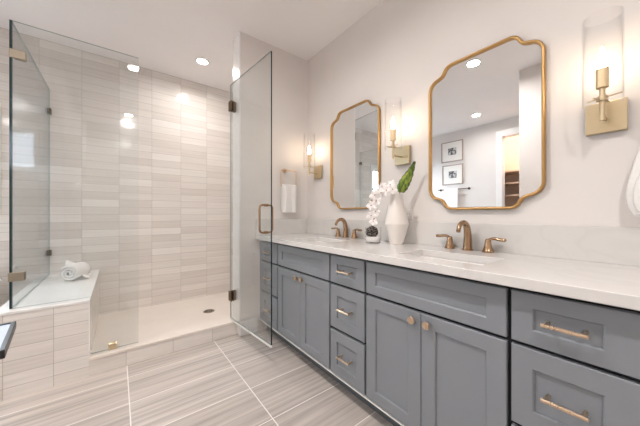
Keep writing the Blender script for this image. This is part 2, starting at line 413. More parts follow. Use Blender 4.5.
struct('wall_sky_dimmer', MB().box(-6, 0, -4.2, -4.0, -.1, 5.5), M['outside_grey'])  # unseen wall added to dim the sky behind the rear window
struct('ground_outside', MB().box(-8, 4, YB + .2, 9, -.2, -.1), M['outside_grey'])

# ------------------------------------------------------------------ shower: pan, curb, bench, glass
sp = MB().box(-1.79, 0, CURB1, YB, 0, .05)
struct('shower_floor', sp, M['pan'])
cu = thing('shower_curb', (-1.265, 2.44, 0), 'low tiled shower curb with a cream stone cap, running from bench to stub wall', 'shower curb')
MB().box(-1.785, JX + .0, CURB0, CURB1, 0, .108).build('curb_tiling', M['curb_tile'], cu)
MB().box(-1.785, JX - .0, CURB0 - .008, CURB1 + .005, .108, .127, .003, 2).build('curb_cap', M['pan'], cu)
# short curb return in front of the jamb down to the baseboard
be = thing('shower_bench', (-1.99, 2.98, 0), 'tiled shower bench with a white quartz seat, left of the shower pan', 'shower bench')
MB().box(-2.21, -1.785, CURB0, YB, 0, .508, .001).build('bench_tiling', M['bench_tile'], be)
MB().box(-1.7848, -1.7795, CURB0 - .001, CURB0 + .012, .128, .5078, .0005).build('corner_trim', M['slab'], be)
MB().box(-2.215, -1.779, CURB0 - .006, YB, .508, .526, .003, 2).build('bench_seat', M['slab'], be)
dr = thing('shower_drain', (-.842, 3.0, .05), 'small round metal drain in the shower floor', 'drain')
b = MB().lathe(-.842, 3.0, [(.0, .0505), (.038, .0505), (.05, .0545), (.056, .0535), (.058, .050)], 40); b.build('drain_rim', M['drain'], dr)
b = MB()
for k in range(8):
    a = k * math.pi / 4; b.cyl((-.842 + .03 * math.cos(a), 3.0 + .03 * math.sin(a), .052), (-.842 + .03 * math.cos(a), 3.0 + .03 * math.sin(a), .0545), .006, 12)
b.build('drain_hole', M['black'], dr)

GT = 2.305   # top of glass
def glass_prism(poly, axis, c0, c1, dark=()):
    """poly in the panel's plane (a, z) -> prism between c0 and c1; big faces glass, rim faces dark edge"""
    b = MB()
    def P(a, z, c): return Vector((a, c, z)) if axis == 'Y' else Vector((c, a, z))
    f0 = [b.bm.verts.new(P(a, z, c0)) for a, z in poly]; f1 = [b.bm.verts.new(P(a, z, c1)) for a, z in poly]
    b.bm.faces.new(f0).material_index = 0; b.bm.faces.new(f1[::-1]).material_index = 0
    n = len(poly)
    for i in range(n):
        f = b.bm.faces.new((f0[i], f1[i], f1[(i + 1) % n], f0[(i + 1) % n])); f.material_index = 1 if i in dark else 2
    return b
fp = thing('shower_glass_panel', (-1.66, 2.44, .127), 'fixed clear glass shower panel notched over the bench, facing the room', 'glass panel', None)
glass_prism([(-2.1425, .529), (-1.776, .529), (-1.776, .130), (-1.503, .130), (-1.503, GT), (-2.1425, GT)], 'Y', 2.435, 2.445, (5,)).build('glass', [M['glass'], M['glass_edge'], M['glass_rim']], fp)
for x, z in ((-2.117, 2.10), (-2.121, .724)):
    MB().box(x - .038, x + .032, 2.424, 2.4345, z - .027, z + .027, .002).box(x - .020, x + .032, 2.4455, 2.456, z - .027, z + .027, .002).build('clip', M['pewter'], fp)
MB().box(-1.682, -1.632, 2.424, 2.4345, .127, .172, .002).box(-1.682, -1.632, 2.4455, 2.456, .127, .172, .002).build('clip', M['satin_brass'], fp)
sg = thing('shower_side_glass', (-2.145, 3.0, .526), 'clear glass side panel standing along the outer edge of the bench', 'glass panel')
glass_prism([(2.434, .529), (3.577, .529), (3.577, GT), (2.434, GT)], 'X', -2.155, -2.1435, (3,)).build('glass', [M['glass'], M['glass_edge'], M['glass_rim']], sg)
for z in (2.09, .74):
    MB().box(-2.167, -2.1555, 3.535, 3.58, z - .026, z + .026, .002).box(-2.143, -2.131, 3.535, 3.58, z - .026, z + .026, .002).build('clip', M['dark_bronze'], sg)

# hinged door, standing open towards the room
HX, HY = -.800, 2.425; EX, EY = -.738, 1.735
ang = math.atan2(EY - HY, EX - HX); DL = math.hypot(EX - HX, EY - HY)
def door_xf(): return Matrix.Translation((HX, HY, 0)) @ Matrix.Rotation(ang, 4, 'Z')      # local x runs from hinge to free edge
sd = thing('shower_door', (HX, HY, .127), 'frameless glass shower door standing open beside the vanity', 'shower door')
g = glass_prism([(.0, .150), (DL, .150), (DL, GT), (.0, GT)], 'Y', -.005, .005, (1,)).xf(door_xf()); g.build('glass', [M['glass'], M['glass_edge'], M['glass_rim']], sd)
MB().box(0, DL, -.006, .006, .132, .1495, .001).xf(door_xf()).build('bottom_sweep', M['sweep'], sd)
for z in (1.98 - .0, .435):
    pass
def hinge(z):
    b = MB().box(-.018, .045, .0055, .016, z - .045, z + .045, .004, 2).box(-.018, .045, -.016, -.0055, z - .045, z + .045, .004, 2)
    b.cyl((-.006, 0, z - .034), (-.006, 0, z + .034), .0105)
    b.xf(door_xf())
    b.box(HX + .012, JX, HY - .02, HY + .012, z - .045, z + .045, .003)
    b.build('hinge', M['dark_bronze'], sd)
hinge(2.105); hinge(.355)
def pull(sy):
    L_ = DL - .075; o = sy * .055; z0, z1 = .972, 1.178; r = .02
    pts = [(L_, sy * .005, z0), (L_, o - sy * r, z0), (L_, o - sy * r * .3, z0 + r * .3), (L_, o, z0 + r)]
    pts += [(L_, o, z0 + r + (z1 - z0 - 2 * r) * k / 6) for k in range(1, 6)]
    pts += [(L_, o, z1 - r), (L_, o - sy * r * .3, z1 - r * .3), (L_, o - sy * r, z1), (L_, sy * .005, z1)]
    b = MB().tube(pts, .0075, 12)
    for z in (z0, z1): b.cyl((L_, sy * .0055, z), (L_, sy * .012, z), .012)
    b.xf(door_xf()).build('pull_handle', M['faucet'], sd)
pull(1); pull(-1)

# ------------------------------------------------------------------ vanity
XF = -.56; ZC0, ZC1 = .872, .908; VE = -.02
def shaker(y0, y1, z0, z1, stile=.06, rail=.052, thick=.019, xf=XF, wide0=0.0):
    """raised frame with a recessed centre panel; faces -X"""
    b = MB(); rows = []
    for (iy, iz, x) in ((0, 0, xf + thick), (0, 0, xf + .002), (.002, .002, xf), (stile, rail, xf), (stile + .0035, rail + .0035, xf + .003), (stile + .0045, rail + .0045, xf + .009)):
        ex = wide0 if iy >= stile else 0.0; rows.append([Vector((x, y0 + iy + ex, z0 + iz)), Vector((x, y1 - iy, z0 + iz)), Vector((x, y1 - iy, z1 - iz)), Vector((x, y0 + iy + ex, z1 - iz))])
    b.grid(rows, close_u=True, smooth=False, cap0=True, cap1=True)
    return b
def bar_pull(parent, yc, zc, half=.042):
    b = MB(); xo = XF - .030
    b.cyl((xo, yc - half - .011, zc), (xo, yc + half + .011, zc), .0060, 14)
    for s in (-1, 1): b.cyl((XF + .0085, yc + s * half, zc), (xo - .001, yc + s * half, zc), .0058, 14)
    b.build('bar_pull', M['brass'], parent)
def knob(parent, y, z):
    b = MB(); b.cyl((XF, y, z), (XF - .016, y, z), .006, 14); b.cyl((XF - .014, y, z), (XF - .026, y, z), .0165, 24)
    b.build('knob', M['brass'], parent)
Z1 = (.684, .853); Z2 = (.405, .670); Z3 = (.118, .388); ZD = (.118, .670)
def cabinet_root(name, y0, y1, label, group=None):
    r = thing(name, (-.28, (y0 + y1) / 2, 0), label, 'vanity cabinet', group)
    ya, yb = y0 + .0002, y1 - .0002; zt = ZC0 - .001
    b = MB().box(-.541, -.523, ya, yb, .10, zt).box(-.523, -.004, ya, ya + .0175, .10, zt).box(-.523, -.004, yb - .0175, yb, .10, zt)
    b.box(-.523, -.004, ya + .0175, yb - .0175, .10, .118).box(-.016, -.004, ya + .0175, yb - .0175, .118, zt)
    b.build('cabinet_box', M['carcass'], r)
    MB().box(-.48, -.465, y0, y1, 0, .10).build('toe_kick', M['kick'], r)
    MB().box(-.561, -.541, y0, y1, .104, .1105, .001).build('bottom_rail', M['sweep'], r)
    return r
def drawer_stack(y0, y1, g0, g1, label):
    r = cabinet_root('drawer_cabinet', y0, y1, label, None)
    for z0, z1 in (Z1, Z2, Z3):
        rl = .048 if z1 - z0 < .2 else .062
        w0 = .022 if y0 < .1 else 0.0
        d = shaker(y0 + g0, y1 - g1, z0, z1, .058, rl, wide0=w0).build('drawer', M['paint_blue'], r)
        bar_pull(d, (y0 + g0 + y1 - g1 + w0) / 2, (z0 + z1) / 2)
    return r
def sink_cabinet(y0, y1, label):
    r = cabinet_root('sink_cabinet', y0, y1, label, None); g = .007; ym = (y0 + y1) / 2
    shaker(y0 + g, y1 - g, *Z1, .062, .048).build('drawer_front', M['paint_blue'], r)
    for a, c, ky in ((y0 + g, ym - .0015, ym - .036), (ym + .0015, y1 - g, ym + .036)):
        d = shaker(a, c, *ZD, .062, .058).build('door', M['paint_blue'], r); knob(d, ky, .632)
    return r
YS = [.006, .3175, .9815, 1.283, 1.972, 2.328]
drawer_stack(YS[0], YS[1], .006, .007, 'grey-blue three-drawer vanity cabinet at the near right end of the vanity')
sink_cabinet(YS[1], YS[2], 'grey-blue vanity sink cabinet with two doors below the nearer sink')
drawer_stack(YS[2], YS[3], .007, .007, 'narrow grey-blue three-drawer vanity cabinet between the two sink cabinets')
sink_cabinet(YS[3], YS[4], 'grey-blue vanity sink cabinet with two doors below the farther sink')
far = drawer_stack(YS[4], YS[5], .007, .045, 'grey-blue three-drawer vanity cabinet in the far corner, seen through the glass door')
MB().box(-.556, -.541, 2.288, 2.328, .118, .853, .001).build('filler_strip', M['paint_blue'], far)
MB().box(XF, -.004, VE, .0058, 0, ZC0 - .001, .002).build('end_panel', M['paint_blue'], [o for o in col.objects if o.name == 'drawer_cabinet'][0])

# countertop with two rectangular undermount openings
SK = [(.435, .835), (1.435, 1.835)]; SX0, SX1 = -.475, -.235
def counter():
    b = MB(); x0, x1 = -.602, -.002
    ys = [VE - .02] + [q for s in SK for q in s] + [STY - .002]
    xs = [x0, SX0, SX1, x1]
    b2 = bmesh.new()
    def V(x, y, z): return b2.verts.new((x, y, z))
    top = [[V(x, y, ZC1) for y in ys] for x in xs]; bot = [[V(x, y, ZC0) for y in ys] for x in xs]
    hole = lambda i, j: i == 1 and j in (1, 3)
    for i in range(3):
        for j in range(len(ys) - 1):
            if hole(i, j):
                for (a, c) in (((i, j), (i + 1, j)), ((i + 1, j), (i + 1, j + 1)), ((i + 1, j + 1), (i, j + 1)), ((i, j + 1), (i, j))):
                    b2.faces.new((top[a[0]][a[1]], top[c[0]][c[1]], bot[c[0]][c[1]], bot[a[0]][a[1]]))
                continue
            b2.faces.new((top[i][j], top[i + 1][j], top[i + 1][j + 1], top[i][j + 1]))
            b2.faces.new((bot[i][j], bot[i][j + 1], bot[i + 1][j + 1], bot[i + 1][j]))
    m = len(ys) - 1
    for j in range(m):
        b2.faces.new((top[0][j], top[0][j + 1], bot[0][j + 1], bot[0][j])); b2.faces.new((top[3][j + 1], top[3][j], bot[3][j], bot[3][j + 1]))
    for i in range(3):
        b2.faces.new((top[i][0], bot[i][0], bot[i + 1][0], top[i + 1][0])); b2.faces.new((top[i][m], top[i + 1][m], bot[i + 1][m], bot[i][m]))
    bmesh.ops.recalc_face_normals(b2, faces=b2.faces[:])
    ed = [e for e in b2.edges if len(e.link_faces) == 2 and e.calc_face_angle(0) > 1.0]
    bmesh.ops.bevel(b2, geom=ed, offset=.0025, segments=2, profile=.5, affect='EDGES')
    return b.merge(b2)
ct = counter().build('countertop', M['quartz'], None, (-.3, 1.15, ZC0)); tag(ct, 'long white quartz countertop over the grey-blue vanity cabinets', 'countertop')
bs = MB().box(-.021, -.001, VE - .02, STY - .001, ZC1, 1.060, .002, 2).build('backsplash', M['splash'], None, (-.01, 1.15, ZC1)); tag(bs, 'low white quartz backsplash strip along the long wall behind the faucets', 'backsplash')
bs = MB().box(-.60, -.022, STY - .021, STY - .001, ZC1, 1.060, .002, 2).build('side_splash', M['splash'], None, (-.3, STY - .01, ZC1)); tag(bs, 'short white quartz side splash below the towel ring', 'backsplash')

def sink(y0, y1, label):
    r = thing('undermount_sink', ((SX0 + SX1) / 2, (y0 + y1) / 2, .73), label, 'sink')
    b = MB(); rows = []
    def rr(ix, z, rad):
        xa, xb, ya, yb = SX0 - .004 + ix, SX1 + .004 - ix, y0 - .004 + ix, y1 + .004 - ix; pts = []
        for cx, cy, a0 in ((xb - rad, yb - rad, 0), (xa + rad, yb - rad, 90), (xa + rad, ya + rad, 180), (xb - rad, ya + rad, 270)):
            for k in range(6):
                a = math.radians(a0 + 18 * k); pts.append(Vector((cx + rad * math.cos(a), cy + rad * math.sin(a), z)))
        return pts
    for ix, z, rad in ((-.02, ZC0 - .0005, .02), (0, ZC0 - .0005, .02), (.004, .86, .022), (.012, .79, .03), (.022, .762, .035), (.05, .752, .04), (.10, .748, .02)):
        rows.append(rr(ix, z, rad))
    b.grid(rows, close_u=True, cap1=True); b.build('basin', M['porcelain'], r)
    cx, cy = (SX0 + SX1) / 2 + .02, (y0 + y1) / 2
    MB().lathe(cx, cy, [(.0, .752), (.018, .7535), (.022, .7515), (.022, .7485)], 24).build('sink_drain', M['faucet'], r)
    return r
s1 = sink(*SK[0], 'white rectangular undermount sink nearer the camera')
dup(s1, (0, SK[1][0] - SK[0][0], 0), 'white rectangular undermount sink farther from the camera, left of the orchid')

# ------------------------------------------------------------------ faucets
def faucet(yc, label):
    z = ZC1; r = thing('widespread_faucet', (-.07, yc, z), label, 'faucet', None)
    path = smoothpts([(-.066, yc, z + .004), (-.064, yc, z + .045), (-.066, yc, z + .09), (-.076, yc, z + .130), (-.098, yc, z + .152), (-.130, yc, z + .155), (-.162, yc, z + .141), (-.178, yc, z + .112)], 5)
    n = len(path); rad = [.0140 * (1 - i / (n - 1)) ** 1.2 + .0105 for i in range(n)]
    rad = [min(q, .027) for q in rad]
    b = MB().tube(path, rad, 18).lathe(-.066, yc, [(.0, z), (.030, z), (.030, z + .004), (.026, z + .008), (.0, z + .008)], 28)
    b.cyl(path[-1], path[-1] + Vector((-.002, 0, -.006)), .0105, 16); b.build('spout', M['faucet'], r)
    for s in (1, -1):
        y = yc + s * .102; b = MB()
        pr = [(.0, 0), (.0265, 0), (.0265, .004), (.0225, .010), (.0165, .032), (.0135, .052), (.0125, .064), (.009, .071), (0, .073)]
        b.lathe(-.062, y, [(q * 1.12, z + h) for q, h in pr], 26)
        lever = smoothpts([(-.062, y, z + .060), (-.062, y + s * .012, z + .071), (-.063, y + s * .034, z + .074), (-.064, y + s * .060, z + .070), (-.065, y + s * .082, z + .070)], 4)
        m = len(lever); w = [.0100 + .0035 * (i / (m - 1)) for i in range(m)]; w[-1] = .009
        sect = [(.70 * math.cos(a), 1.05 * math.sin(a)) for a in [2 * math.pi * k / 12 for k in range(12)]]
        b.tube(lever, w, sect=sect); b.build('handle', M['faucet'], r)
    return r
f1 = faucet(.661, 'bronze widespread faucet with two lever handles, nearer one under the large mirror')
dup(f1, (0, 1.0, 0), 'bronze widespread faucet with two lever handles, farther one left of the orchid')

# ------------------------------------------------------------------ mirrors
def mirror(yc, zc, label):
    hy, hz = .295, .448
    r = thing('wall_mirror', (-.02, yc, zc - hz), label, 'mirror', None)
    q = [(.0, .44), (.08, .44), (.135, .44), (.165, .436), (.186, .422), (.198, .402), (.208, .388), (.228, .379), (.252, .371), (.274, .354), (.287, .328), (.29, .295), (.29, .2), (.29, .1), (.29, 0)]
    q = [(a * hy / .29, c * hz / .44) for a, c in q]
    full = q + [(a, -c) for a, c in q[-2::-1]] + [(-a, -c) for a, c in q[1:]] + [(-a, c) for a, c in q[-2:0:-1]]
    out = smoothpts([(a, c, 0) for a, c in full], 4, closed=True)
    # frame section: rows across the frame (inward offset, depth from wall)
    n = len(out); nrm = []
    for i in range(n):
        t = (out[(i + 1) % n] - out[i - 1]).normalized(); nrm.append(Vector((t.y, -t.x, 0)))
    if sum((nrm[i].dot(-out[i])) for i in range(n)) < 0: nrm = [-v for v in nrm]
    sec = [(.0, .0), (-.0, .016), (.001, .022), (.004, .026), (.008, .027), (.012, .025), (.0145, .020), (.016, .010), (.016, .0)]
    b = MB(); rows = [[Vector((-.003 - d, yc + (out[i] + nrm[i] * o).x, zc + (out[i] + nrm[i] * o).y)) for o, d in sec] for i in range(n)]
    b.grid(rows, close_u=True, close_v=True); b.build('frame', M['gold'], r)
    g = MB(); ring = [g.bm.verts.new((-.013, yc + (out[i] + nrm[i] * .013).x, zc + (out[i] + nrm[i] * .013).y)) for i in range(n)]
    g.bm.faces.new(ring)
    back = [g.bm.verts.new((-.004, v.co.y, v.co.z)) for v in ring]
    g.bm.faces.new(back[::-1])
    for i in range(n): g.bm.faces.new((ring[i], back[i], back[(i + 1) % n], ring[(i + 1) % n]))
    g.build('mirror_glass', M['mirror'], r)
    return r
m1 = mirror(.625, 1.584, 'large gold-framed mirror with scalloped corners, reflecting two pictures and closet shelves')
dup(m1, (0, .997, .016), 'gold-framed mirror with scalloped corners left of the vase, reflecting the shower')

# ------------------------------------------------------------------ sconces
def sconce(yc, label):
    r = thing('wall_sconce', (0, yc, 1.45), label, 'wall lamp', None); x = -.125
    MB().box(-.028, -.001, yc - .06, yc + .06, 1.452, 1.580, .003, 2).build('backplate', M['satin_brass'], r)
    MB().cyl((-.028, yc, 1.505), (x, yc, 1.505), .006, 14).build('arm', M['satin_brass'], r)
    b = MB().cyl((x, yc, 1.480), (x, yc, 1.607), .0085, 18); b.cyl((x, yc, 1.556), (x, yc, 1.574), .0165, 18)
    b.build('stem', M['satin_brass'], r)
    b = MB().cyl((x - .022, yc - .054, 1.567), (x + .012, yc + .044, 1.567), .0030, 10); b.cyl((x - .048, yc + .020, 1.561), (x + .052, yc - .016, 1.561), .0026, 10)
    b.build('shade_crossbar', M['satin_brass'], r)
    MB().cyl((x, yc, 1.607), (x, yc, 1.682), .0185, 24).build('candle_cup', M['candle'], r)
    pr = [(.0, 1.682), (.010, 1.682), (.012, 1.692), (.0145, 1.706), (.0145, 1.718), (.0115, 1.736), (.007, 1.754), (.003, 1.766), (0, 1.770)]
    MB().lathe(x, yc, pr, 20).build('bulb', M['bulb'], r)
    b = MB(); ro, ri, z0, z1 = .057, .054, 1.545, 1.885
    b.lathe(x, yc, [(ri, z0), (ro, z0), (ro, z1), (ri, z1), (ri, z0)], 40)
    b.build('glass_shade', M['clear'], r)
    return r
sc = sconce(.136, 'brass wall sconce with a clear glass cylinder, right of the large mirror')
dup(sc, (0, .986, .012), 'brass wall sconce with a lit candle bulb, between the two mirrors')
dup(sc, (0, 1.984, .018), 'brass wall sconce in the far corner beside the towel ring')
# ------------------------------------------------------------------ recessed downlights
names = ['round recessed ceiling light above the shower pan', 'round recessed ceiling light in the middle of the room, mirrored in the large mirror',
         'round recessed ceiling light near the left wall, seen only in the large mirror', 'added round ceiling light above the photographer, out of view', 'added round ceiling light before the closet, out of view']
c0 = thing('recessed_ceiling_light', (CANS[0][0], CANS[0][1], H), names[0], 'ceiling light', None)
x, y = CANS[0]
MB().lathe(x, y, [(.054, H - .001), (.058, H - .006), (.070, H - .004), (.074, H - .0005), (.054, H - .0005)], 40).build('light_trim', M['trim'], c0)
MB().lathe(x, y, [(0, H - .004), (.054, H - .004), (.054, H - .0008), (0, H - .0008)], 40).build('light_lens', M['lens'], c0)
for (x, y), nm in list(zip(CANS, names))[1:]: dup(c0, (x - CANS[0][0], y - CANS[0][1], 0), nm)

# ------------------------------------------------------------------ counter decorations
vs = thing('ceramic_vase', (-.125, 1.094, ZC1), 'tall white faceted ceramic vase on the countertop, angled sides', 'vase', None)
pr = [(.0, 0), (.040, 0), (.043, .003), (.079, .134), (.079, .138), (.037, .338), (.0355, .341), (.032, .340), (.045, .27), (.07, .14), (.038, .012), (0, .010)]
MB().lathe(-.125, 1.094, [(r_, ZC1 + h) for r_, h in pr], 96, smooth=False).build('vase_body', M['vase'], vs)
# leaf
lf = thing('broad_leaf', (-.125, 1.09, ZC1 + .02), 'single green variegated leaf standing in the ceramic vase', 'leaf')
spine = smoothpts([(-.125, 1.095, ZC1 + .02), (-.122, 1.09, ZC1 + .20), (-.118, 1.078, ZC1 + .33), (-.110, 1.055, ZC1 + .40), (-.103, 1.015, ZC1 + .47), (-.10, .975, ZC1 + .548)], 8)
MB().tube(spine[:26], .0035, 8).build('leaf_stalk', M['stem'], lf)
sp_ = spine[18:]; n = len(sp_); rows = []; edge_l = []; edge_r = []
view = Vector((.80, .60, .1)); wds = [((sp_[min(i + 1, n - 1)] - sp_[max(i - 1, 0)]).cross(view)).normalized() for i in range(n)]
for i, p in enumerate(sp_):
    t = i / (n - 1); wv = .084 * (t + .03) ** .5 * max(0, 1 - t) ** 1.1 * (1 if t < .97 else .6) + .0008
    rp = .0025 * math.sin(i * 1.9)
    row = []
    for k in range(-4, 5):
        u = k / 4; row.append(p + wds[i] * (u * (wv + rp * abs(u))) + Vector((.012 * u * u - .004, 0, 0)))
    rows.append(row); edge_l.append(row[0]); edge_r.append(row[-1])
MB().grid(rows).build('leaf_blade', M['leaf'], lf)
MB().tube(edge_l, .0026, 6).tube(edge_r, .0026, 6).tube([r_[4] for r_ in rows], .0014, 6).build('leaf_margin', M['leaf_edge'], lf)

# orchid
oc = thing('potted_orchid', (-.20, 1.236, ZC1), 'white orchid in a clear pot holding white gravel and a dark bark ball', 'plant')
MB().lathe(-.20, 1.236, [(.0, ZC1), (.052, ZC1), (.056, ZC1 + .004), (.056, ZC1 + .112), (.0535, ZC1 + .112), (.0535, ZC1 + .008), (0, ZC1 + .006)], 40).build('pot', M['clear'], oc)
MB().lathe(-.20, 1.236, [(.0, ZC1 + .0062), (.0530, ZC1 + .0085), (.0530, ZC1 + .040), (.035, ZC1 + .046), (0, ZC1 + .044)], 36).build('white_gravel', M['porcelain'], oc)
MB().ball((-.206, 1.240, ZC1 + .076), .041, .041, .040, 4, wob=.25).build('bark_ball', M['moss'], oc)
st = smoothpts([(-.205, 1.24, ZC1 + .12), (-.205, 1.222, 1.09), (-.203, 1.222, 1.16), (-.20, 1.205, 1.22), (-.20, 1.168, 1.268), (-.20, 1.117, 1.293), (-.20, 1.068, 1.296), (-.20, 1.035, 1.282)], 5)
MB().tube(st, [.006 - .0035 * i / (len(st) - 1) for i in range(len(st))], 8).build('flower_stem', M['stem'], oc)
random.seed(11)
def blossom(c, face, size):
    b = MB(); h = MB(); f = Vector(face).normalized(); a = f.orthogonal().normalized(); q = f.cross(a)
    rot = random.uniform(0, 6)
    for k in range(5):
        an = rot + k * 2 * math.pi / 5; d = a * math.cos(an) + q * math.sin(an); e = f.cross(d); rows = []
        L_ = size * (1.0 if k % 2 else .85); W = size * (.46 if k % 2 else .36)
        for i in range(6):
            t = i / 5; w_ = W * math.sin(math.pi * min(.97, t * .92 + .06)) ** .7
            rows.append([Vector(c) + d * (L_ * t) + e * (w_ * u) + f * (.25 * size * t * t * (1 if t < .6 else .7) - .12 * size * u * u) for u in (-1, -.5, 0, .5, 1)])
        b.grid(rows)
    o = b.build('blossom', M['petal'], oc)
    h.ball(Vector(c) + f * size * .12, size * .10, sub=2); h.build('blossom_heart', M['petal_heart'], o)
for c, s in (((-.212, 1.245, 1.062), .026), ((-.222, 1.262, 1.105), .030), ((-.214, 1.232, 1.135), .030), ((-.225, 1.266, 1.175), .032), ((-.21, 1.236, 1.205), .031), ((-.222, 1.246, 1.246), .032),
             ((-.215, 1.20, 1.262), .032), ((-.22, 1.19, 1.298), .030), ((-.22, 1.152, 1.272), .031), ((-.215, 1.128, 1.306), .030), ((-.225, 1.10, 1.275), .030)):
    c = (c[0], c[1] - .022 - .03 * (c[2] - 1.06) / .24, c[2] - .004)
    blossom(c, (-1 + random.uniform(-.1, .3), -.35 + random.uniform(-.5, .3), random.uniform(-.3, .25)), s * 1.3)

# outlet
ou = thing('wall_outlet', (0, 1.105, 1.11), 'white wall outlet just above the backsplash, right of the vase', 'outlet')
MB().box(-.006, -.0005, 1.047, 1.162, 1.075, 1.145, .002, 2).build('cover_plate', M['plastic'], ou)
for y in (1.078, 1.132):
    o = MB().box(-.0085, -.0055, y - .017, y + .017, 1.093, 1.127, .002, 2).build('socket', M['plastic'], ou)
    MB().box(-.0092, -.0083, y - .008, y - .006, 1.105, 1.118).box(-.0092, -.0083, y + .006, y + .008, 1.105, 1.118).build('socket_slot', M['slot'], o)

# ------------------------------------------------------------------ towels
tr = thing('towel_ring', (-.262, STY, 1.55), 'square bronze towel ring on the stub wall over the vanity corner', 'towel ring')
b = MB().cyl((-.290, STY - .001, 1.548), (-.290, STY - .010, 1.548), .024, 28); b.cyl((-.290, STY - .009, 1.548), (-.290, STY - .058, 1.548), .009, 16)
b.build('wall_mount', M['brass'], tr)
yr = STY - .052
ring = smoothpts([(-.345, yr, 1.546), (-.268, yr, 1.548), (-.188, yr, 1.546), (-.180, yr, 1.538), (-.180, yr, 1.47), (-.180, yr, 1.400), (-.188, yr, 1.392), (-.262, yr, 1.39), (-.345, yr, 1.392), (-.353, yr, 1.400), (-.353, yr, 1.47), (-.353, yr, 1.538)], 5, True)
MB().tube(ring, .0052, 10, closed=True).build('ring', M['brass'], tr)
def hung_cloth(x0, x1, yc, ztop, zbot, amp, th, seed, axis='X', zback=None, band=True):
    """cloth folded over a bar: front drop, over the bar, back drop"""
    random.seed(seed); ph = [random.uniform(0, 6) for _ in range(4)]; n = 36; rows = []
    zback = zback if zback is not None else zbot + .03
    def off(u, d): return amp * d * (.6 * math.sin(u * 11 + ph[0]) + .4 * math.sin(u * 19 + ph[1]))
    prof = []
    K = 18
    for k in range(K + 1): prof.append((-1, zbot + (ztop - zbot) * k / K))
    for k in range(1, 6): prof.append((math.cos(math.pi * (1 - k / 6)), ztop + math.sin(math.pi * k / 6) * .010))
    for k in range(K + 1): prof.append((1, ztop - (ztop - zback) * k / K))
    for (s, z) in prof:
        row = []
        for i in range(n + 1):
            u = i / n; d = min(1, max(0, (ztop - z) / .12)) * .85 + .15
            rad = .0105 + .004 * d
            gather = 1 - .06 * math.sin(math.pi * min(1, (ztop - z) / (ztop - zbot)))
            a = x0 + (x1 - x0) * (.5 + (u - .5) * gather)
            y = yc + s * rad + off(u, d) * (1 if s < 0 else .5) + (-.0035 if band and s < 0 and (zbot + .035 < z < zbot + .055) else 0)
            row.append(Vector((a, y, z)) if axis == 'X' else Vector((y, a, z)))
        rows.append(row)
    return MB().grid(rows)
def cloth(name, mb, label, cat, origin, th=.006):
    o = mb.build(name, M['towel'], None, origin); md = o.modifiers.new('thickness', 'SOLIDIFY'); md.thickness = th; md.offset = 0
    s_ = o.modifiers.new('smooth', 'SUBSURF'); s_.levels = 1; s_.render_levels = 1
    return tag(o, label, cat)
cloth('hand_towel', hung_cloth(-.350, -.183, yr, 1.393, 1.125, .007, .006, 4), 'white hand towel hanging from the square towel ring', 'towel', (-.262, yr, 1.13))

# hanging towel at the right picture edge, gathered on a robe hook
HKY, HKZ = -.045, 1.54
hk = thing('robe_hook', (0, HKY, HKZ), 'bronze robe hook on the wall holding the white bath towel at the right edge', 'hook')
MB().cyl((-.001, HKY, HKZ), (-.008, HKY, HKZ), .024, 24).build('hook_plate', M['brass'], hk)
MB().tube(smoothpts([(-.007, HKY, HKZ), (-.045, HKY, HKZ - .004), (-.066, HKY, HKZ + .006), (-.072, HKY, HKZ + .028)], 5), .006, 10).build('hook_arm', M['brass'], hk)
def gathered():
    b = MB(); rows = []; n = 56; random.seed(5)
    zs = [1.562, 1.556, 1.535, 1.50, 1.46, 1.42, 1.38, 1.34, 1.30, 1.26, 1.22, 1.19, 1.165, 1.145, 1.13, 1.118, 1.112]
    for z in zs:
        t = (1.562 - z) / (1.562 - 1.112); w = .012 + .092 * min(1, t * 1.25) ** .85; dp = .008 + .030 * min(1, t * 1.6)
        if z < 1.15: w *= 1 - (1.15 - z) * 3.2; dp *= 1 - (1.15 - z) * 5
        row = []
        for i in range(n):
            a = 2 * math.pi * i / n
            f = 1 + .17 * math.sin(5 * a + t * 2.2) * min(1, t * 2) + .09 * math.sin(9 * a + 1.3 - t * 1.5) * min(1, t * 2)
            row.append(Vector((-.060 + dp * f * math.cos(a), HKY + .010 + w * f * math.sin(a), z + .010 * math.sin(3 * a + 1) * t)))
        rows.append(row)
    return b.grid(rows, close_u=True, cap0=True, cap1=True)
bt = gathered().build('bath_towel', M['towel'], None, (-.055, HKY, 1.12)); tag(bt, 'white bath towel hanging in folds at the right edge of the picture', 'towel')

# rolled towel on the bench
rt = thing('rolled_towel', (-1.955, 3.16, .527), 'white rolled towel lying on the shower bench', 'towel', None)
def roll():
    a = Vector((-1.962, 3.10, .527 + .071)); bdir = Vector((.13, .32, 0)).normalized(); side = Vector((bdir.y, -bdir.x, 0)); up = Vector((0, 0, 1))
    pts = []; T = 2.6; n = 72
    for k in range(n + 1):
        th = 2 * math.pi * T * k / n; r = .010 + .056 * k / n
        pts.append((r * math.cos(th - 1.2), r * math.sin(th - 1.2)))
    b = MB(); rows = []
    for s_, k_ in ((0, .96), (.006, 1.0), (.06, 1.02), (.11, 1.0), (.15, 1.02), (.19, .99)):
        rows.append([a + bdir * s_ + side * (p[0] * k_) + up * (p[1] * k_ * .98) for p in pts])
    return b.grid(rows)
o = roll().build('towel_roll', M['towel'], rt); md = o.modifiers.new('thickness', 'SOLIDIFY'); md.thickness = .017; md.offset = 0
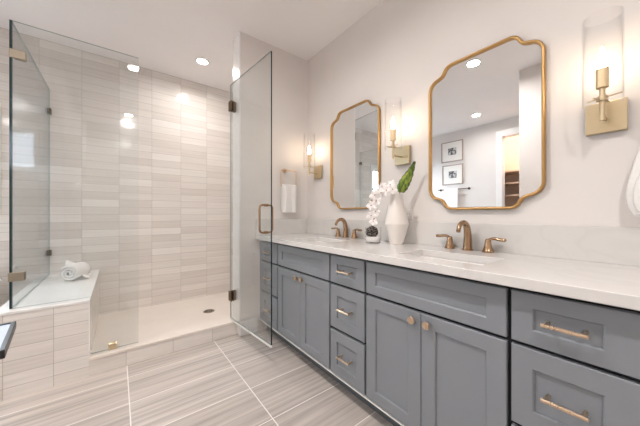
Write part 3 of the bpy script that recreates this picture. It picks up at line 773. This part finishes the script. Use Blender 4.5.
# loose folded end lying behind the roll, drooping to the right
def tail():
    b = MB(); rows = []
    for i in range(22):
        t = i / 21; row = []
        for j in range(15):
            u = j / 14
            x = -1.995 + .165 * t; y = 3.16 + .19 * u - .02 * t
            hgt = .150 * (math.cos(min(1, t * 1.04) * math.pi) * .5 + .5) ** .85 + .010
            z = .527 + hgt * (1 - .18 * (2 * u - 1) ** 2) + .006 * math.sin(9 * t + 5 * u) * (1 - t)
            row.append(Vector((x, y, max(z, .534))))
        rows.append(row)
    return b.grid(rows)
o = tail().build('towel_fold', M['towel'], rt); md = o.modifiers.new('thickness', 'SOLIDIFY'); md.thickness = .014; md.offset = 0; md = o.modifiers.new('smooth', 'SUBSURF'); md.levels = 1; md.render_levels = 1

# ------------------------------------------------------------------ tub side of the room
def tub():
    r = thing('freestanding_bathtub', (-3.03, 3.08, 0), 'white freestanding bathtub below the window, its rim showing at the left edge', 'bathtub')
    rows = []; cx, cy, n = -3.03, 3.08, 56
    for a, c, z in ((.0, .0, .0), (.50, .24, .0), (.56, .28, .03), (.60, .31, .25), (.655, .345, .52), (.685, .365, .588), (.690, .368, .600), (.680, .360, .607), (.655, .335, .600), (.62, .31, .55), (.56, .27, .30), (.46, .2, .14), (.2, .08, .12)):
        rows.append([Vector((cx + math.copysign(abs(math.cos(t)) ** .75, math.cos(t)) * a, cy + math.copysign(abs(math.sin(t)) ** .85, math.sin(t)) * c, z)) for t in [2 * math.pi * k / n for k in range(n)]])
    MB().grid(rows[1:], close_u=True, cap0=True, cap1=True).build('tub_shell', M['porcelain'], r)
    MB().lathe(cx, cy, [(0, .124), (.026, .125), (.028, .1205)], 24).build('tub_drain', M['drain'], r)
tub()

# side table with a glossy top: only its corner shows at the left edge
c1 = Vector((-2.013, 1.882, 0)); c2 = Vector((-1.966, 1.509, 0)); d = (c2 - c1).normalized(); le = Vector((d.y, -d.x, 0)); 
if le.x > 0: le = -le
stt = thing('side_table', (-2.35, 1.65, 0), 'small side table with glossy white top and black frame at the lower left edge', 'table')
def obox(p0, u, lu, v, lv, z0, z1, bev=.002):
    b = MB().box(0, lu, 0, lv, z0, z1, bev, 2)
    m4 = Matrix(((u.x, v.x, 0, p0.x), (u.y, v.y, 0, p0.y), (0, 0, 1, 0), (0, 0, 0, 1))); return b.xf(m4)
lw = (c2 - c1).length
b = obox(c1, d, lw, le, .016, .568, .601); b.merge(obox(c1 + le * .016, d, .016, le, .40, .568, .601).bm); b.merge(obox(c2 - d * .016 + le * .016, d, .016, le, .40, .568, .601).bm); b.merge(obox(c1 + le * .416, d, lw, le, .016, .568, .601).bm)
b.build('table_frame', M['black'], stt)
obox(c1 + d * .0165 + le * .0165, d, lw - .033, le, .399, .578, .597).build('table_top', M['gloss_blue_reflect'], stt)
obox(c1 + d * (lw / 2 - .02) + le * .39, d, .04, le, .025, .0, .5675).build('table_post', M['black'], stt)
obox(c1 + d * .02 + le * .06, d, lw - .04, le, .36, .0, .018).build('table_foot', M['black'], stt)

# pictures, towel bar, closet shelves: all seen in the large mirror
def picture(y0, y1, z0, z1, label):
    r = thing('framed_print', (XL, (y0 + y1) / 2, z0), label, 'picture', None); t = .016
    b = MB()
    for (a, c, e, f) in ((y0, y0 + t, z0, z1), (y1 - t, y1, z0, z1), (y0 + t, y1 - t, z0, z0 + t), (y0 + t, y1 - t, z1 - t, z1)): b.box(XL + .001, XL + .028, a, c, e, f, .002)
    b.build('picture_frame', M['frame_silver'], r)
    MB().box(XL + .002, XL + .014, y0 + t, y1 - t, z0 + t, z1 - t).build('mat_board', M['paper'], r)
    w, h = (y1 - y0), (z1 - z0)
    MB().box(XL + .0142, XL + .016, y0 + w * .30, y1 - w * .32, z0 + h * .33, z1 - h * .32).build('print', M['print'], r)
picture(2.35, 2.78, 2.165, 2.575, 'upper framed grey print in a white mat, reflected in the large mirror')
picture(2.35, 2.76, 1.70, 2.10, 'lower framed grey print in a white mat, reflected in the large mirror')
tb = thing('towel_bar', (XL, 2.5, 1.60), 'dark bronze towel bar below the two framed prints', 'towel bar')
MB().cyl((XL + .06, 2.21, 1.60), (XL + .06, 2.83, 1.60), .008, 14).build('bar', M['dark_bronze'], tb)
for y in (2.24, 2.80): MB().cyl((XL + .001, y, 1.60), (XL + .01, y, 1.60), .024, 20).cyl((XL + .009, y, 1.60), (XL + .066, y, 1.60), .009, 14).build('bar_post', M['dark_bronze'], tb)
cl = cloth('bar_towel', hung_cloth(2.42, 2.70, XL + .06, 1.604, .95, .003, .006, 9, axis='Y', zback=1.0), 'white bath towel folded over the dark towel bar, below the framed prints', 'towel', (XL + .06, 2.56, 1.0))
dup(c0, (XL - .38 - CANS[0][0], 1.3 - CANS[0][1], 0), 'added round ceiling light brightening the closet, out of view')
light_area('closet_fill_light', (XL - .38, 1.3, 2.757), (0, 0, 0), .11, 16, (1.0, .90, .80), shape='DISK')  # added lamp and fixture, only to brighten the closet shelves
random.seed(2)
for z, nm in ((1.88, 'top'), (1.67, 'second'), (1.45, 'third'), (1.10, 'fourth'), (.70, 'lowest')):
    s_ = MB().box(XL - .598, XL - .17, DY0 - .198, DY1 + .198, z - .022, z, .002).build('closet_shelf', M['shelf'], None, (XL - .4, 1.3, z))
    tag(s_, 'tan wooden closet shelf behind the opening, %s from the top' % nm if nm not in ('top', 'lowest') else ('topmost' if nm == 'top' else 'lowest') + ' tan wooden closet shelf behind the opening', 'shelf', 'closet shelves')
